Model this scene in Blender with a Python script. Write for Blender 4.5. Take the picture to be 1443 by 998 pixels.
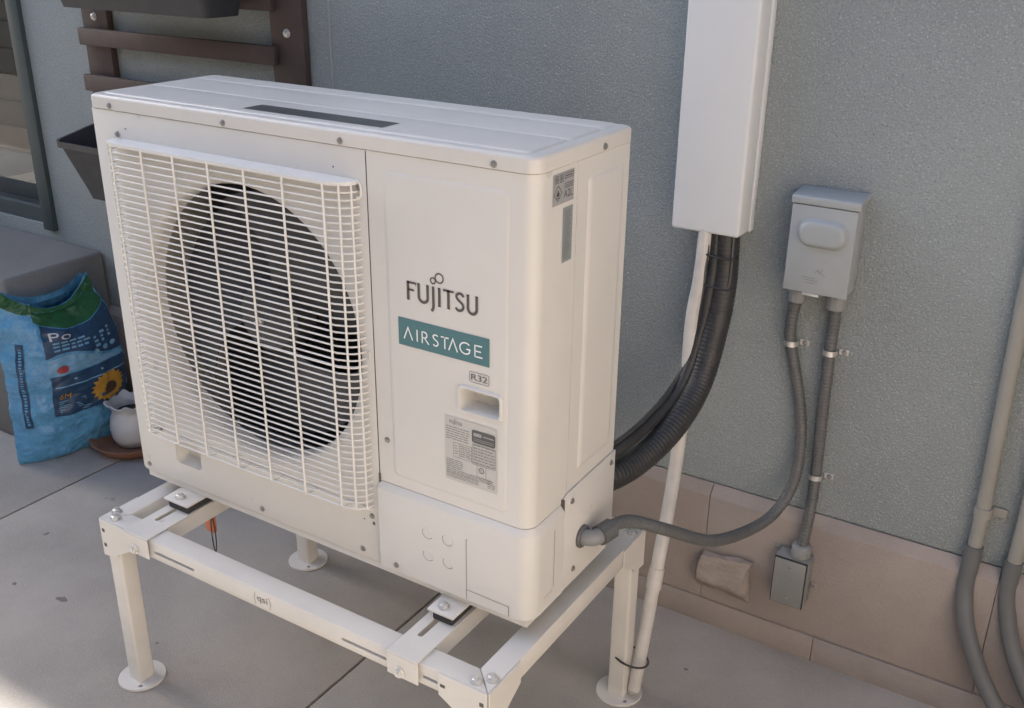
import bpy, bmesh, math, random
from mathutils import Vector, Matrix, noise as mnoise
PI = math.pi
random.seed(7)
for o in list(bpy.data.objects): bpy.data.objects.remove(o, do_unlink=True)
S = bpy.context.scene
COL = S.collection
OZ = 0.45          # the scene is drafted with z = 0 at the unit's underside; the patio lies 0.45 m lower and becomes z = 0

# ------------------------------------------------------------------ camera, sky, sun, exposure
cam = bpy.data.cameras.new('camera'); camo = bpy.data.objects.new('camera', cam); COL.objects.link(camo)
cam.sensor_width = 36; cam.lens = 36.0 * 1442.93 / 1443.0; cam.clip_start = 0.05; cam.clip_end = 500
Rr = ((0.84556487, 0.53376204, 0.01086932), (-0.21745837, 0.32575232, 0.92010721), (0.4875776, -0.78037396, 0.39151574))
camo.matrix_world = Matrix.Translation((1.64312, -1.18438, 1.06495 + OZ)) @ Matrix(Rr).transposed().to_4x4()
S.camera = camo

SUN = Vector((-1.45, 0.15, 1.0)).normalized()      # high sun behind the house: the yard side lies in the wall's shade
wd = bpy.data.worlds.new('World'); S.world = wd; wd.use_nodes = True
nt = wd.node_tree; bg = nt.nodes['Background']
sky = nt.nodes.new('ShaderNodeTexSky'); sky.sky_type = 'NISHITA'; sky.sun_disc = False
sky.sun_elevation = math.asin(SUN.z); sky.sun_rotation = math.atan2(SUN.x, SUN.y)
sky.altitude = 300; sky.air_density = 1.0; sky.dust_density = 2.5; sky.ozone_density = 1.0
nt.links.new(sky.outputs[0], bg.inputs[0]); bg.inputs[1].default_value = 0.15
sl = bpy.data.lights.new('sun', 'SUN'); sl.energy = 4.5; sl.angle = math.radians(0.53); sl.color = (1.0, 0.95, 0.885)
so = bpy.data.objects.new('sun', sl); COL.objects.link(so); so.rotation_euler = SUN.to_track_quat('Z', 'Y').to_euler()
S.view_settings.view_transform = 'Standard'; S.view_settings.look = 'None'; S.view_settings.gamma = 1
S.view_settings.exposure = 1.52

# ------------------------------------------------------------------ materials
def mat(name, col, rough=.5, metal=0, var=.0, vscale=8., bump=0., bscale=60., speck=0., spscale=400., spec=.5, dist=.001, col2=None, coat=0, stain=0, stf=.72):
    m = bpy.data.materials.new(name); m.use_nodes = True
    N = m.node_tree.nodes; L = m.node_tree.links; b = N['Principled BSDF']
    b.inputs['Base Color'].default_value = (*col, 1); b.inputs['Roughness'].default_value = rough
    b.inputs['Metallic'].default_value = metal; b.inputs['Specular IOR Level'].default_value = spec
    if coat: b.inputs['Coat Weight'].default_value = coat; b.inputs['Coat Roughness'].default_value = .2
    tc = N.new('ShaderNodeTexCoord'); g = N.new('ShaderNodeNewGeometry')
    cur = None
    def mixc(fac, a, c2):
        x = N.new('ShaderNodeMix'); x.data_type = 'RGBA'
        L.new(fac, x.inputs['Factor'])
        if isinstance(a, tuple): x.inputs['A'].default_value = (*a, 1)
        else: L.new(a, x.inputs['A'])
        x.inputs['B'].default_value = (*c2, 1)
        return x.outputs['Result']
    def noise(sc, det=5, rgh=.6):
        n = N.new('ShaderNodeTexNoise'); n.inputs['Scale'].default_value = sc; n.inputs['Detail'].default_value = det
        n.inputs['Roughness'].default_value = rgh
        L.new(g.outputs['Position'], n.inputs['Vector']); return n.outputs['Fac']
    def ramp(f, a, c):
        r = N.new('ShaderNodeMapRange'); r.inputs['From Min'].default_value = a; r.inputs['From Max'].default_value = c
        L.new(f, r.inputs['Value']); return r.outputs['Result']
    if var:
        c2 = col2 or tuple(max(0, c * (1 - var)) for c in col)
        cur = mixc(ramp(noise(vscale), .35, .68), col, c2)
        rn = N.new('ShaderNodeMapRange'); rn.inputs['To Min'].default_value = max(0, rough - .08); rn.inputs['To Max'].default_value = min(1, rough + .1)
        L.new(noise(vscale * 2.3, 6), rn.inputs['Value']); L.new(rn.outputs['Result'], b.inputs['Roughness'])
    if stain:
        cur = mixc(ramp(noise(stain, 3, .5), .66, .74), cur if cur else col, tuple(c * stf for c in col))
        cur = mixc(ramp(noise(stain * 4.3, 2, .5), .735, .77), cur, tuple(c * (stf * .85) for c in col))
    if speck:
        cur = mixc(ramp(noise(spscale, 2), .56, .72), cur if cur else col, tuple(min(1, c * (1 + speck)) for c in col))
        cur = mixc(ramp(noise(spscale * .8 + 13, 2), .58, .74), cur, tuple(c * (1 - speck * .8) for c in col))
    if cur: L.new(cur, b.inputs['Base Color'])
    if bump:
        bp = N.new('ShaderNodeBump'); bp.inputs['Strength'].default_value = bump; bp.inputs['Distance'].default_value = dist
        L.new(noise(bscale, 4), bp.inputs['Height']); L.new(bp.outputs['Normal'], b.inputs['Normal'])
    return m

MT = dict(
 cab = mat('cabinet_paint', (.640, .632, .605), .42, stain=4.2, stf=.965, var=.07, vscale=3.5, bump=.12, bscale=900, dist=.0003),
 lid = mat('lid_paint', (.635, .620, .585), .38, var=.07, vscale=7, bump=.12, bscale=900, dist=.0003),
 grl = mat('grille_paint', (.69, .685, .66), .4, var=.05, vscale=20),
 dark = mat('fan_plastic', (.060, .064, .070), .45, var=.3, vscale=14),
 coil = mat('coil_dark', (.055, .059, .064), .6, var=.3, vscale=30),
 gap = mat('gap_dark', (.10, .095, .088), .8),
 stand = mat('stand_paint', (.65, .632, .595), .38, stain=7, stf=.9, var=.07, vscale=9, bump=.1, bscale=500, dist=.0003),
 zinc = mat('zinc_steel', (.70, .70, .68), .35, metal=.7, var=.2, vscale=60),
 rub = mat('black_rubber', (.04, .04, .042), .7, var=.3, vscale=40),
 stucco = mat('blue_grey_stucco', (.372, .410, .410), .93, stain=1.1, stf=.88, var=.2, vscale=1.6, bump=1.0, bscale=230, speck=.42, spscale=270, dist=.008, spec=.25),
 foot = mat('footing_concrete', (.36, .315, .288), .9, stain=2.2, stf=.84, var=.2, vscale=4, bump=.5, bscale=140, speck=.12, spscale=500, dist=.003, spec=.2),
 foot2 = mat('footing_base', (.33, .29, .265), .92, stain=2.7, stf=.8, var=.25, vscale=5, bump=.6, bscale=120, speck=.15, spscale=420, dist=.003, spec=.2),
 slab = mat('patio_concrete', (.430, .398, .360), .85, var=.30, vscale=1.9, bump=.5, bscale=200, speck=.2, spscale=330, dist=.0015, spec=.3, stain=3.1),
 spot = mat('concrete_spot', (.21, .195, .18), .85, var=.35, vscale=120),
 joint = mat('joint_dirt', (.17, .15, .135), .95, var=.3, vscale=40),
 soil = mat('yard_soil', (.20, .175, .15), .95, var=.25, vscale=1.5, bump=.8, bscale=40, dist=.01),
 tan = mat('tan_bounce', (.64, .55, .46), .9, var=.15, vscale=3, bump=.5, bscale=80, dist=.004),
 cover = mat('duct_plastic', (.68, .70, .715), .45, var=.03, vscale=6),
 pvc = mat('pvc_white', (.62, .60, .57), .45, var=.18, vscale=18),
 ins = mat('black_insulation', (.040, .041, .043), .45, var=.35, vscale=30, bump=.4, bscale=220),
 cable = mat('cable_jacket', (.06, .062, .065), .35, var=.2, vscale=30),
 screwm = mat('screw_steel', (.34, .335, .325), .45, metal=.6, var=.2, vscale=80),
 cond = mat('grey_conduit', (.115, .118, .12), .42, var=.15, vscale=25),
 box = mat('grey_enclosure', (.33, .355, .365), .45, var=.06, vscale=14, bump=.15, bscale=700, dist=.0004),
 jbox = mat('junction_grey', (.28, .285, .28), .4, metal=.25, var=.12, vscale=18, bump=.15, bscale=500, dist=.0005),
 fit = mat('fitting_grey', (.24, .25, .255), .5, var=.1, vscale=30),
 ppipe = mat('painted_pipe', (.29, .285, .26), .6, var=.15, vscale=12),
 dpipe = mat('grey_pvc_conduit', (.13, .135, .135), .55, var=.12, vscale=14),
 paver = mat('paver_concrete', (.37, .32, .285), .95, var=.25, vscale=14, bump=.8, bscale=90, speck=.2, spscale=400, dist=.004, spec=.2),
 ledge = mat('ledge_stucco', (.22, .215, .205), .93, var=.15, vscale=4, bump=.7, bscale=150, speck=.2, spscale=300, dist=.003, spec=.2),
 wood = mat('brown_stained_wood', (.078, .054, .048), .65, var=.35, vscale=9, bump=.4, bscale=70, dist=.002),
 wslat = mat('blind_wood', (.05, .034, .028), .55, var=.3, vscale=6),
 wslat_lit = mat('blind_sunlit', (.20, .13, .095), .6, var=.15, vscale=9),  # lighter blind wood, sunlight painted into the colour
 plant = mat('black_planter_plastic', (.040, .041, .045), .5, var=.25, vscale=20),
 frame = mat('window_frame', (.055, .075, .078), .5, var=.15, vscale=12),
 panel = mat('window_panel', (.085, .105, .107), .6, var=.12, vscale=5),
 terra = mat('terracotta', (.33, .16, .095), .85, var=.25, vscale=20, bump=.3, bscale=120),
 cer = mat('white_ceramic', (.56, .57, .58), .3, var=.06, vscale=15),
 psoil = mat('potting_soil', (.045, .035, .028), .95, bump=1., bscale=120, dist=.006, var=.4, vscale=60),
 bagb = mat('bag_blue_plastic', (.115, .35, .60), .26, var=.25, vscale=14, bump=.8, bscale=34, dist=.008),
 bagn = mat('bag_navy_print', (.020, .062, .135), .34, var=.25, vscale=20, bump=.3, bscale=28, dist=.005),
 bagl = mat('bag_pale_print', (.18, .38, .56), .34, var=.15, vscale=20),
 bagg = mat('bag_green_print', (.022, .115, .045), .34, var=.35, vscale=16, bump=.3, bscale=40, dist=.004),
 bagw = mat('bag_white_print', (.6, .62, .64), .4),
 bagy = mat('bag_yellow_print', (.50, .27, .035), .45, var=.25, vscale=40),
 bagbr = mat('bag_brown_print', (.06, .035, .02), .5),
 bagr = mat('bag_red_print', (.35, .05, .05), .45),
 ink = mat('logo_ink', (.085, .078, .074), .5),
 inkl = mat('label_ink', (.16, .16, .155), .6),
 teal = mat('badge_teal', (.068, .175, .195), .4, var=.06, vscale=12),
 white = mat('badge_white', (.78, .82, .83), .4),
 lab = mat('label_grey', (.50, .50, .475), .45, var=.05, vscale=30),
 labp = mat('sticker_grey', (.33, .335, .345), .4, var=.06, vscale=30),
 labt = mat('sticker_teal_grey', (.25, .285, .285), .4, var=.06, vscale=30),
 badge = mat('label_badge', (.085, .09, .09), .4),
 top = mat('top_label_dark', (.085, .09, .092), .35, var=.1, vscale=20),
 orange = mat('orange_plastic', (.62, .20, .09), .5, var=.1, vscale=20),
)
# large dirt stains on the slab, a shape of their own
def glass_mat():
    m = bpy.data.materials.new('window_glass'); m.use_nodes = True; b = m.node_tree.nodes['Principled BSDF']
    b.inputs['Base Color'].default_value = (.9, .94, .94, 1); b.inputs['Roughness'].default_value = .02
    b.inputs['Transmission Weight'].default_value = 1; b.inputs['IOR'].default_value = 1.45
    return m
MT['glass'] = glass_mat()

# ------------------------------------------------------------------ mesh helpers
def org(o):
    v = Vector((0, 0, 0))
    while o is not None: v += o.location; o = o.parent
    return v
def link(name, me, parent=None, loc=(0, 0, 0)):
    o = bpy.data.objects.new(name, me); COL.objects.link(o); o.location = loc
    if parent is not None: o.parent = parent
    return o
def tag(o, label, cat, group=None):
    o['label'] = label; o['category'] = cat
    if group: o['group'] = group
    return o
def thing(name, loc, label, cat, group=None):
    return tag(link(name, None, None, loc), label, cat, group)
class B:
    def __init__(s): s.bm = bmesh.new()
    def add(s, vs, fs):
        v = [s.bm.verts.new(p) for p in vs]
        for f in fs:
            try: s.bm.faces.new([v[i] for i in f])
            except ValueError: pass
        return s
    def box(s, x0, x1, y0, y1, z0, z1):
        return s.add([(x, y, z) for x in (x0, x1) for y in (y0, y1) for z in (z0, z1)],
                     [(0, 1, 3, 2), (4, 6, 7, 5), (0, 4, 5, 1), (2, 3, 7, 6), (0, 2, 6, 4), (1, 5, 7, 3)])
    def loft(s, rings, cap0=True, cap1=True, closed=True):
        n = len(rings[0]); vs = [p for r in rings for p in r]; fs = []
        for k in range(len(rings) - 1):
            for i in range(n if closed else n - 1):
                j = (i + 1) % n; fs.append((k * n + i, k * n + j, (k + 1) * n + j, (k + 1) * n + i))
        if cap0: fs.append(tuple(range(n))[::-1])
        if cap1: fs.append(tuple((len(rings) - 1) * n + i for i in range(n)))
        return s.add(vs, fs)
    def prism(s, poly, ax, a, b):        # poly in the two other axes, in order
        def mk(p, t): return {0: (t, p[0], p[1]), 1: (p[0], t, p[1]), 2: (p[0], p[1], t)}[ax]
        return s.loft([[mk(p, a) for p in poly], [mk(p, b) for p in poly]])
    def tube(s, path, r, n=12, cap=True, rf=None):
        pts = [Vector(p) for p in path]; rings = []; up = None
        for i, p in enumerate(pts):
            t = (pts[min(i + 1, len(pts) - 1)] - pts[max(i - 1, 0)]).normalized()
            if up is None: up = t.orthogonal().normalized()
            up = (up - t * up.dot(t)).normalized(); w = t.cross(up)
            rr = rf(i) if rf else r
            rings.append([p + (up * math.cos(2 * PI * k / n) + w * math.sin(2 * PI * k / n)) * rr for k in range(n)])
        return s.loft(rings, cap, cap)
    def loop(s, path, r, n=8):           # closed tube
        pts = [Vector(p) for p in path]; rings = []; up = None
        for i, p in enumerate(pts):
            t = (pts[(i + 1) % len(pts)] - pts[i - 1]).normalized()
            if up is None: up = t.orthogonal().normalized()
            up = (up - t * up.dot(t)).normalized(); w = t.cross(up)
            rings.append([p + (up * math.cos(2 * PI * k / n) + w * math.sin(2 * PI * k / n)) * r for k in range(n)])
        rings.append(rings[0]); return s.loft(rings, False, False)
    def lathe(s, prof, c, axis='z', n=32, cap=True):   # prof (r, h) along axis from c
        rings = []
        for r, h in prof:
            rg = []
            for k in range(n):
                a = 2 * PI * k / n; u, v = r * math.cos(a), r * math.sin(a)
                rg.append({'z': (c[0] + u, c[1] + v, c[2] + h), 'y': (c[0] + u, c[1] - h, c[2] + v), 'x': (c[0] + h, c[1] + u, c[2] + v)}[axis])
            rings.append(rg)
        return s.loft(rings, cap, cap)
    def fin(s, bevel=0, seg=2, smooth=False, ang=35):
        bm = s.bm
        bmesh.ops.remove_doubles(bm, verts=bm.verts, dist=1e-6)
        bmesh.ops.recalc_face_normals(bm, faces=bm.faces)
        if bevel:
            ed = [e for e in bm.edges if len(e.link_faces) == 2 and e.calc_face_angle(0) > math.radians(30)]
            bmesh.ops.bevel(bm, geom=ed, offset=bevel, segments=seg, profile=.5, affect='EDGES', clamp_overlap=True)
        if smooth or bevel:
            for f in bm.faces: f.smooth = True
            for e in bm.edges:
                if len(e.link_faces) == 2 and e.calc_face_angle(0) > math.radians(ang): e.smooth = False
        return bm
    def mesh(s, name, mt, **k):
        s.fin(**k); me = bpy.data.meshes.new(name); s.bm.to_mesh(me); s.bm.free()
        me.materials.append(MT[mt]); return me
    def obj(s, name, mt, parent=None, at=None, **k):
        o0 = org(parent) if parent is not None else Vector((0, 0, 0))
        base = Vector(at) if at is not None else o0
        bmesh.ops.translate(s.bm, verts=s.bm.verts, vec=-base)
        me = s.mesh(name, mt, **k)
        return link(name, me, parent, base - o0)
def cut(o, b):
    """subtract builder b (world coords) from object o, once, at mesh level"""
    b.fin(); bmesh.ops.translate(b.bm, verts=b.bm.verts, vec=-org(o))
    cm = bpy.data.meshes.new('c'); b.bm.to_mesh(cm); b.bm.free()
    co = bpy.data.objects.new('c', cm); COL.objects.link(co)
    t = bpy.data.objects.new('t', o.data); COL.objects.link(t)
    md = t.modifiers.new('b', 'BOOLEAN'); md.operation = 'DIFFERENCE'; md.object = co; md.solver = 'EXACT'
    dg = bpy.context.evaluated_depsgraph_get(); dg.update()
    me = bpy.data.meshes.new_from_object(t.evaluated_get(dg)); nm = o.data.name
    bpy.data.objects.remove(t); bpy.data.objects.remove(co); old = o.data; o.data = me; bpy.data.meshes.remove(old); me.name = nm
    while len(me.materials) > 1: me.materials.pop()
    bm = bmesh.new(); bm.from_mesh(me)
    for f in bm.faces: f.material_index = 0
    for e in bm.edges:
        e.smooth = not (len(e.link_faces) == 2 and e.calc_face_angle(0) > math.radians(35))
    bm.to_mesh(me); bm.free()
def rrect(x0, x1, y0, y1, r, n=6):
    rs = r if isinstance(r, (tuple, list)) else (r,) * 4      # corners: x0y0, x1y0, x1y1, x0y1
    out = []
    for (cx, cy, a0), q in zip(((x0, y0, PI), (x1, y0, 1.5 * PI), (x1, y1, 0), (x0, y1, .5 * PI)), rs):
        ox = cx + (q if cx == x0 else -q); oy = cy + (q if cy == y0 else -q)
        if q <= 0: out.append((cx, cy)); continue
        for k in range(n + 1):
            a = a0 + .5 * PI * k / n; out.append((ox + q * math.cos(a), oy + q * math.sin(a)))
    return out
def spline(P, n=10):
    P = [Vector(p) for p in P]; out = []
    for i in range(len(P) - 1):
        a, b, c, d = P[max(i - 1, 0)], P[i], P[i + 1], P[min(i + 2, len(P) - 1)]
        for k in range(n):
            t = k / n
            out.append(.5 * ((2 * b) + (c - a) * t + (2 * a - 5 * b + 4 * c - d) * t * t + (-a + 3 * b - 3 * c + d) * t ** 3))
    out.append(P[-1]); return out
def resample(P, step):
    P = [Vector(p) for p in P]; L = [0]
    for a, b in zip(P, P[1:]): L.append(L[-1] + (b - a).length)
    n = max(2, int(L[-1] / step)); out = []; j = 0
    for i in range(n + 1):
        d = L[-1] * i / n
        while j < len(P) - 2 and L[j + 1] < d: j += 1
        t = (d - L[j]) / max(1e-9, L[j + 1] - L[j]); out.append(P[j].lerp(P[j + 1], min(1, t)))
    return out
def ribbon(b, pts, w, f):
    """flat stroke of width w along 2d pts; f maps (u, v) to space"""
    P = [Vector(p) for p in pts]; vs = []
    for i, p in enumerate(P):
        d1 = (p - P[i - 1]).normalized() if i else (P[1] - p).normalized()
        d2 = (P[i + 1] - p).normalized() if i < len(P) - 1 else d1
        nrm = (Vector((-d1.y, d1.x)) + Vector((-d2.y, d2.x)))
        nrm = nrm.normalized() if nrm.length > 1e-6 else Vector((-d1.y, d1.x))
        k = 1 / max(.45, nrm.dot(Vector((-d1.y, d1.x))))
        vs += [f(*(p + nrm * w * .5 * k)), f(*(p - nrm * w * .5 * k))]
    b.add(vs, [(2 * i, 2 * i + 1, 2 * i + 3, 2 * i + 2) for i in range(len(P) - 1)])
def text(b, body, u0, u1, v0, v1, f):
    """built-in lettering fitted to a box, mapped by f(u, v)"""
    cu = bpy.data.curves.new('t', 'FONT'); cu.body = body; cu.resolution_u = 3
    o = bpy.data.objects.new('t', cu); COL.objects.link(o)
    dg = bpy.context.evaluated_depsgraph_get(); dg.update()
    me = bpy.data.meshes.new_from_object(o.evaluated_get(dg))
    xs = [v.co.x for v in me.vertices]; ys = [v.co.y for v in me.vertices]
    a0, a1, c0, c1 = min(xs), max(xs), min(ys), max(ys)
    vs = [f(u0 + (v.co.x - a0) / (a1 - a0) * (u1 - u0), v0 + (v.co.y - c0) / (c1 - c0) * (v1 - v0)) for v in me.vertices]
    b.add(vs, [tuple(p.vertices) for p in me.polygons])
    bpy.data.objects.remove(o); bpy.data.curves.remove(cu); bpy.data.meshes.remove(me)
def quad(b, u0, u1, v0, v1, f): b.add([f(u0, v0), f(u1, v0), f(u1, v1), f(u0, v1)], [(0, 1, 2, 3)])
def flat(b, name, mt, parent):           # a printed sheet: no bevel, keeps its facing
    return b.obj(name, mt, parent)
# shared small hardware
def hw(kind, r, h, axis):
    b = B()
    if kind == 'screw':      # round flange with a hex head
        b.lathe([(r, 0), (r, h * .25), (r * .86, h * .4)], (0, 0, 0), axis, 20)
        b.lathe([(r * .68, h * .4), (r * .68, h * .95), (r * .55, h)], (0, 0, 0), axis, 6)
    else:                    # bolt: washer + hex + stub
        b.lathe([(r, 0), (r, h * .2)], (0, 0, 0), axis, 20)
        b.lathe([(r * .74, h * .2), (r * .74, h * .75), (r * .64, h * .82)], (0, 0, 0), axis, 6)
        b.lathe([(r * .36, h * .82), (r * .36, h)], (0, 0, 0), axis, 10)
    return b.mesh('bolt' if kind == 'bolt' else 'screw', 'zinc' if kind == 'bolt' else 'screwm', smooth=True)
HW = {(k, a): hw(k, *d, a) for k, d in dict(screw=(.0055, .0035), bolt=(.0108, .0092)).items() for a in 'xyz'}
TINY = {a: hw('screw', .0034, .0025, a) for a in 'xyz'}
def put(me, name, parent, p):
    return link(name, me, parent, Vector(p) - org(parent))

# ================================================================== THE SETTING
GZ = -.45
def struct(o): o['kind'] = 'structure'; return o
b = B(); b.add([(-150, -150, GZ - .03), (150, -150, GZ - .03), (150, 150, GZ - .03), (-150, 150, GZ - .03)], [(0, 1, 2, 3)])
struct(b.obj('ground', 'soil'))
patio = struct(B().box(-6.8, 6.0, -1.5, .9, GZ - .028, GZ - .012).obj('patio', 'joint'))
xs = [-6.755, -5.562, -4.369, -3.176, -1.983, -.79, .403, 1.596, 2.789, 3.982]
for x in xs:
    b = B().box(x + .0035, x + 1.193 - .0035, -1.46, .8, GZ - .02, GZ)
    b.obj('slab', 'slab', patio, bevel=.0025, seg=2)
# dark spots on the concrete
rs = random.Random(11)
for cx_, cy_, ra, rb_ in ((-.339, -.036, .016, .010), (-.49, -.06, .007, .005), (.455, .02, .004, .012), (-.02, -.02, .005, .004), (1.02, .55, .006, .004), (-.62, .12, .006, .008)):
    b = B(); pts = [(cx_ + ra * math.cos(a) * rs.uniform(.6, 1.25), cy_ + rb_ * math.sin(a) * rs.uniform(.6, 1.25), GZ + .0006) for a in [2 * PI * k / 14 for k in range(14)]]
    b.add(pts, [tuple(range(14))]).obj('stain', 'spot', patio)
# ---- the house
WY = .755; FY = .73; WT = 5.5
house = thing('house', (0, WY, GZ), 'blue-grey stucco house wall above a tan concrete footing, behind the heat pump', 'house')
wx0, wx1, wz0, wz1 = -2.75, -1.315, .125, 1.55
w = B().box(-16, 7.5, WY, WY + .16, -.093, WT).obj('wall', 'stucco', house)
cut(w, B().box(wx0, wx1, WY - .1, WY + .3, wz0, wz1))
B().box(-16, -15.85, WY + .161, 6, GZ, WT).obj('wall', 'stucco', house)
B().box(7.35, 7.5, WY + .161, 6, GZ, WT).obj('wall', 'stucco', house)
B().box(-16, 7.5, 6.001, 6.15, GZ, WT).obj('wall', 'stucco', house)
B().box(-16.1, 7.65, WY - .155, 6.3, WT + .001, WT + .12).obj('roof', 'stucco', house)
B().box(-.0975, -.0925, WY - .0025, WY + .01, -.09, WT - .01).obj('control_joint', 'box', house, bevel=.0006)
# footing: upper course with a sloped top, in blocks; a lower course to the slab
fj = [-6.5, -4.2, -2.4, -.9, .05, .972, 1.569, 2.6, 4.2, 7.5]
fx = B().prism([(FY + .006, GZ - .02), (WY + .1, GZ - .02), (WY + .1, -.095), (WY - .002, -.095), (FY + .006, -.12)], 0, -6.5, 7.5).obj('footing', 'foot2', house)
for i, (a, c) in enumerate(zip(fj, fj[1:])):
    g = .0007
    B().prism([(FY, -.3845), (WY - .004, -.3845), (WY - .004, -.0935), (WY - .006, -.092), (FY, -.1165)], 0, a + g, c - g).obj('footing_block', 'foot', house, bevel=.0015)
for a, c in zip([-6.5, -3.5, -1.2, .62, 1.24, 2.4], [-3.5, -1.2, .62, 1.24, 2.4, 7.5]):
    B().box(a + .0006, c - .0006, FY - .004, WY - .005, GZ - .01, -.3865).obj('footing_block', 'foot2', house, bevel=.002)
# ---- the window at the far left
win = link('window', None, house, Vector((wx0, WY, wz0)) - org(house))
fr = B().box(wx0 + .001, wx1 - .001, WY + .012, WY + .07, wz0 + .001, wz1 - .001).obj('frame', 'frame', win)
cut(fr, B().box(wx0 + .045, wx1 - .045, WY - .1, WY + .2, wz0 + .05, wz1 - .05))
B().box(wx1 - .05, wx1 + .006, WY - .016, WY + .011, wz0 - .01, wz1).obj('frame', 'frame', win, bevel=.003)
B().box(wx0 + .046, wx1 - .046, WY + .035, WY + .041, wz0 + .051, wz1 - .051).obj('pane', 'glass', win)
B().box(wx0 - .05, wx1 + .05, WY + .2, WY + .22, wz0 - .05, wz1 + .05).obj('shade', 'wslat', win)
B().box(wx0 + .02, wx1 - .02, WY + .10, WY + .115, wz0 - .02, wz0 + .19).obj('lower_panel', 'panel', win, bevel=.002)
zz = wz0 + .2; i = 0
while zz < wz1:
    hgt = .085
    B().box(wx0 + .02, wx1 - .02, WY + .10, WY + .112, zz, zz + hgt - .006).obj('slat', 'wslat_lit' if i == 0 else 'wslat', win, bevel=.002)  # lowest slat is coloured lighter, as if the sun fell on it
    zz += hgt; i += 1
# ---- ledge below the window
led = B().box(-3.4, -1.085, .405, WY - .006, GZ, .088).obj('ledge', 'ledge', bevel=.012, seg=3, at=(-1.085, .405, GZ))
tag(led, 'low tan-grey stucco ledge below the window, behind the blue bag', 'ledge')
# ---- unseen, added for the light: wall bounces warm sun, house blocks front sky
gw = thing('bounce_wall', (2.7, -2, GZ), 'unseen tan wall added on the right to bounce warm sunlight', 'wall')
B().box(2.7, 2.9, -3.69, .7, GZ - .02, 1.85).obj('wall', 'tan', gw)
B().box(2.67, 2.93, -3.69, .7, 1.851, 1.91).obj('coping', 'tan', gw, bevel=.01)
nb = thing('sky_blocker', (-2, -3.7, GZ), 'unseen grey-brown block added across the yard to screen the sky', 'house')
B().box(-16, 7, -9, -3.7, GZ - .02, 2.9).obj('wall', 'ledge', nb)
B().box(-16.2, 7.2, -9.2, -3.5, 2.901, 3.05).obj('roof', 'ledge', nb)

# ================================================================== THE STAND
st = thing('equipment_stand', (.485, .148, GZ), 'cream steel stand on four legs carrying the heat pump', 'stand')
X0, X1, Y0, Y1 = .02, .95, -.134, .43; ZR = -.045; RW = .043; RH = .042; g = .0005
fr_ = B().loft([[(X0 + g, Y0, z), (X1 - g, Y0, z), (X1 - RW - g, Y0 + RW, z), (X0 + RW + g, Y0 + RW, z)] for z in (ZR - RH, ZR)]).obj('front_rail', 'stand', st, bevel=.0025)
cb = B()
for a, c in ((.175, .288), (.650, .7485), (.821, .853)): cb.prism(rrect(a, c, ZR - .028, ZR - .0215, .003, 3), 1, Y0 - .01, Y0 + .03)
cut(fr_, cb)
B().loft([[(X0 + g, Y1, z), (X0 + RW + g, Y1 - RW, z), (X1 - RW - g, Y1 - RW, z), (X1 - g, Y1, z)] for z in (ZR - RH, ZR)]).obj('rear_rail', 'stand', st, bevel=.0025)
B().loft([[(X0, Y0 + g, z), (X0 + RW, Y0 + RW + g, z), (X0 + RW, Y1 - RW - g, z), (X0, Y1 - g, z)] for z in (ZR - RH, ZR)]).obj('side_rail', 'stand', st, bevel=.0025)
B().loft([[(X1, Y0 + g, z), (X1, Y1 - g, z), (X1 - RW, Y1 - RW - g, z), (X1 - RW, Y0 + RW + g, z)] for z in (ZR - RH, ZR)]).obj('side_rail', 'stand', st, bevel=.0025)
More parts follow.
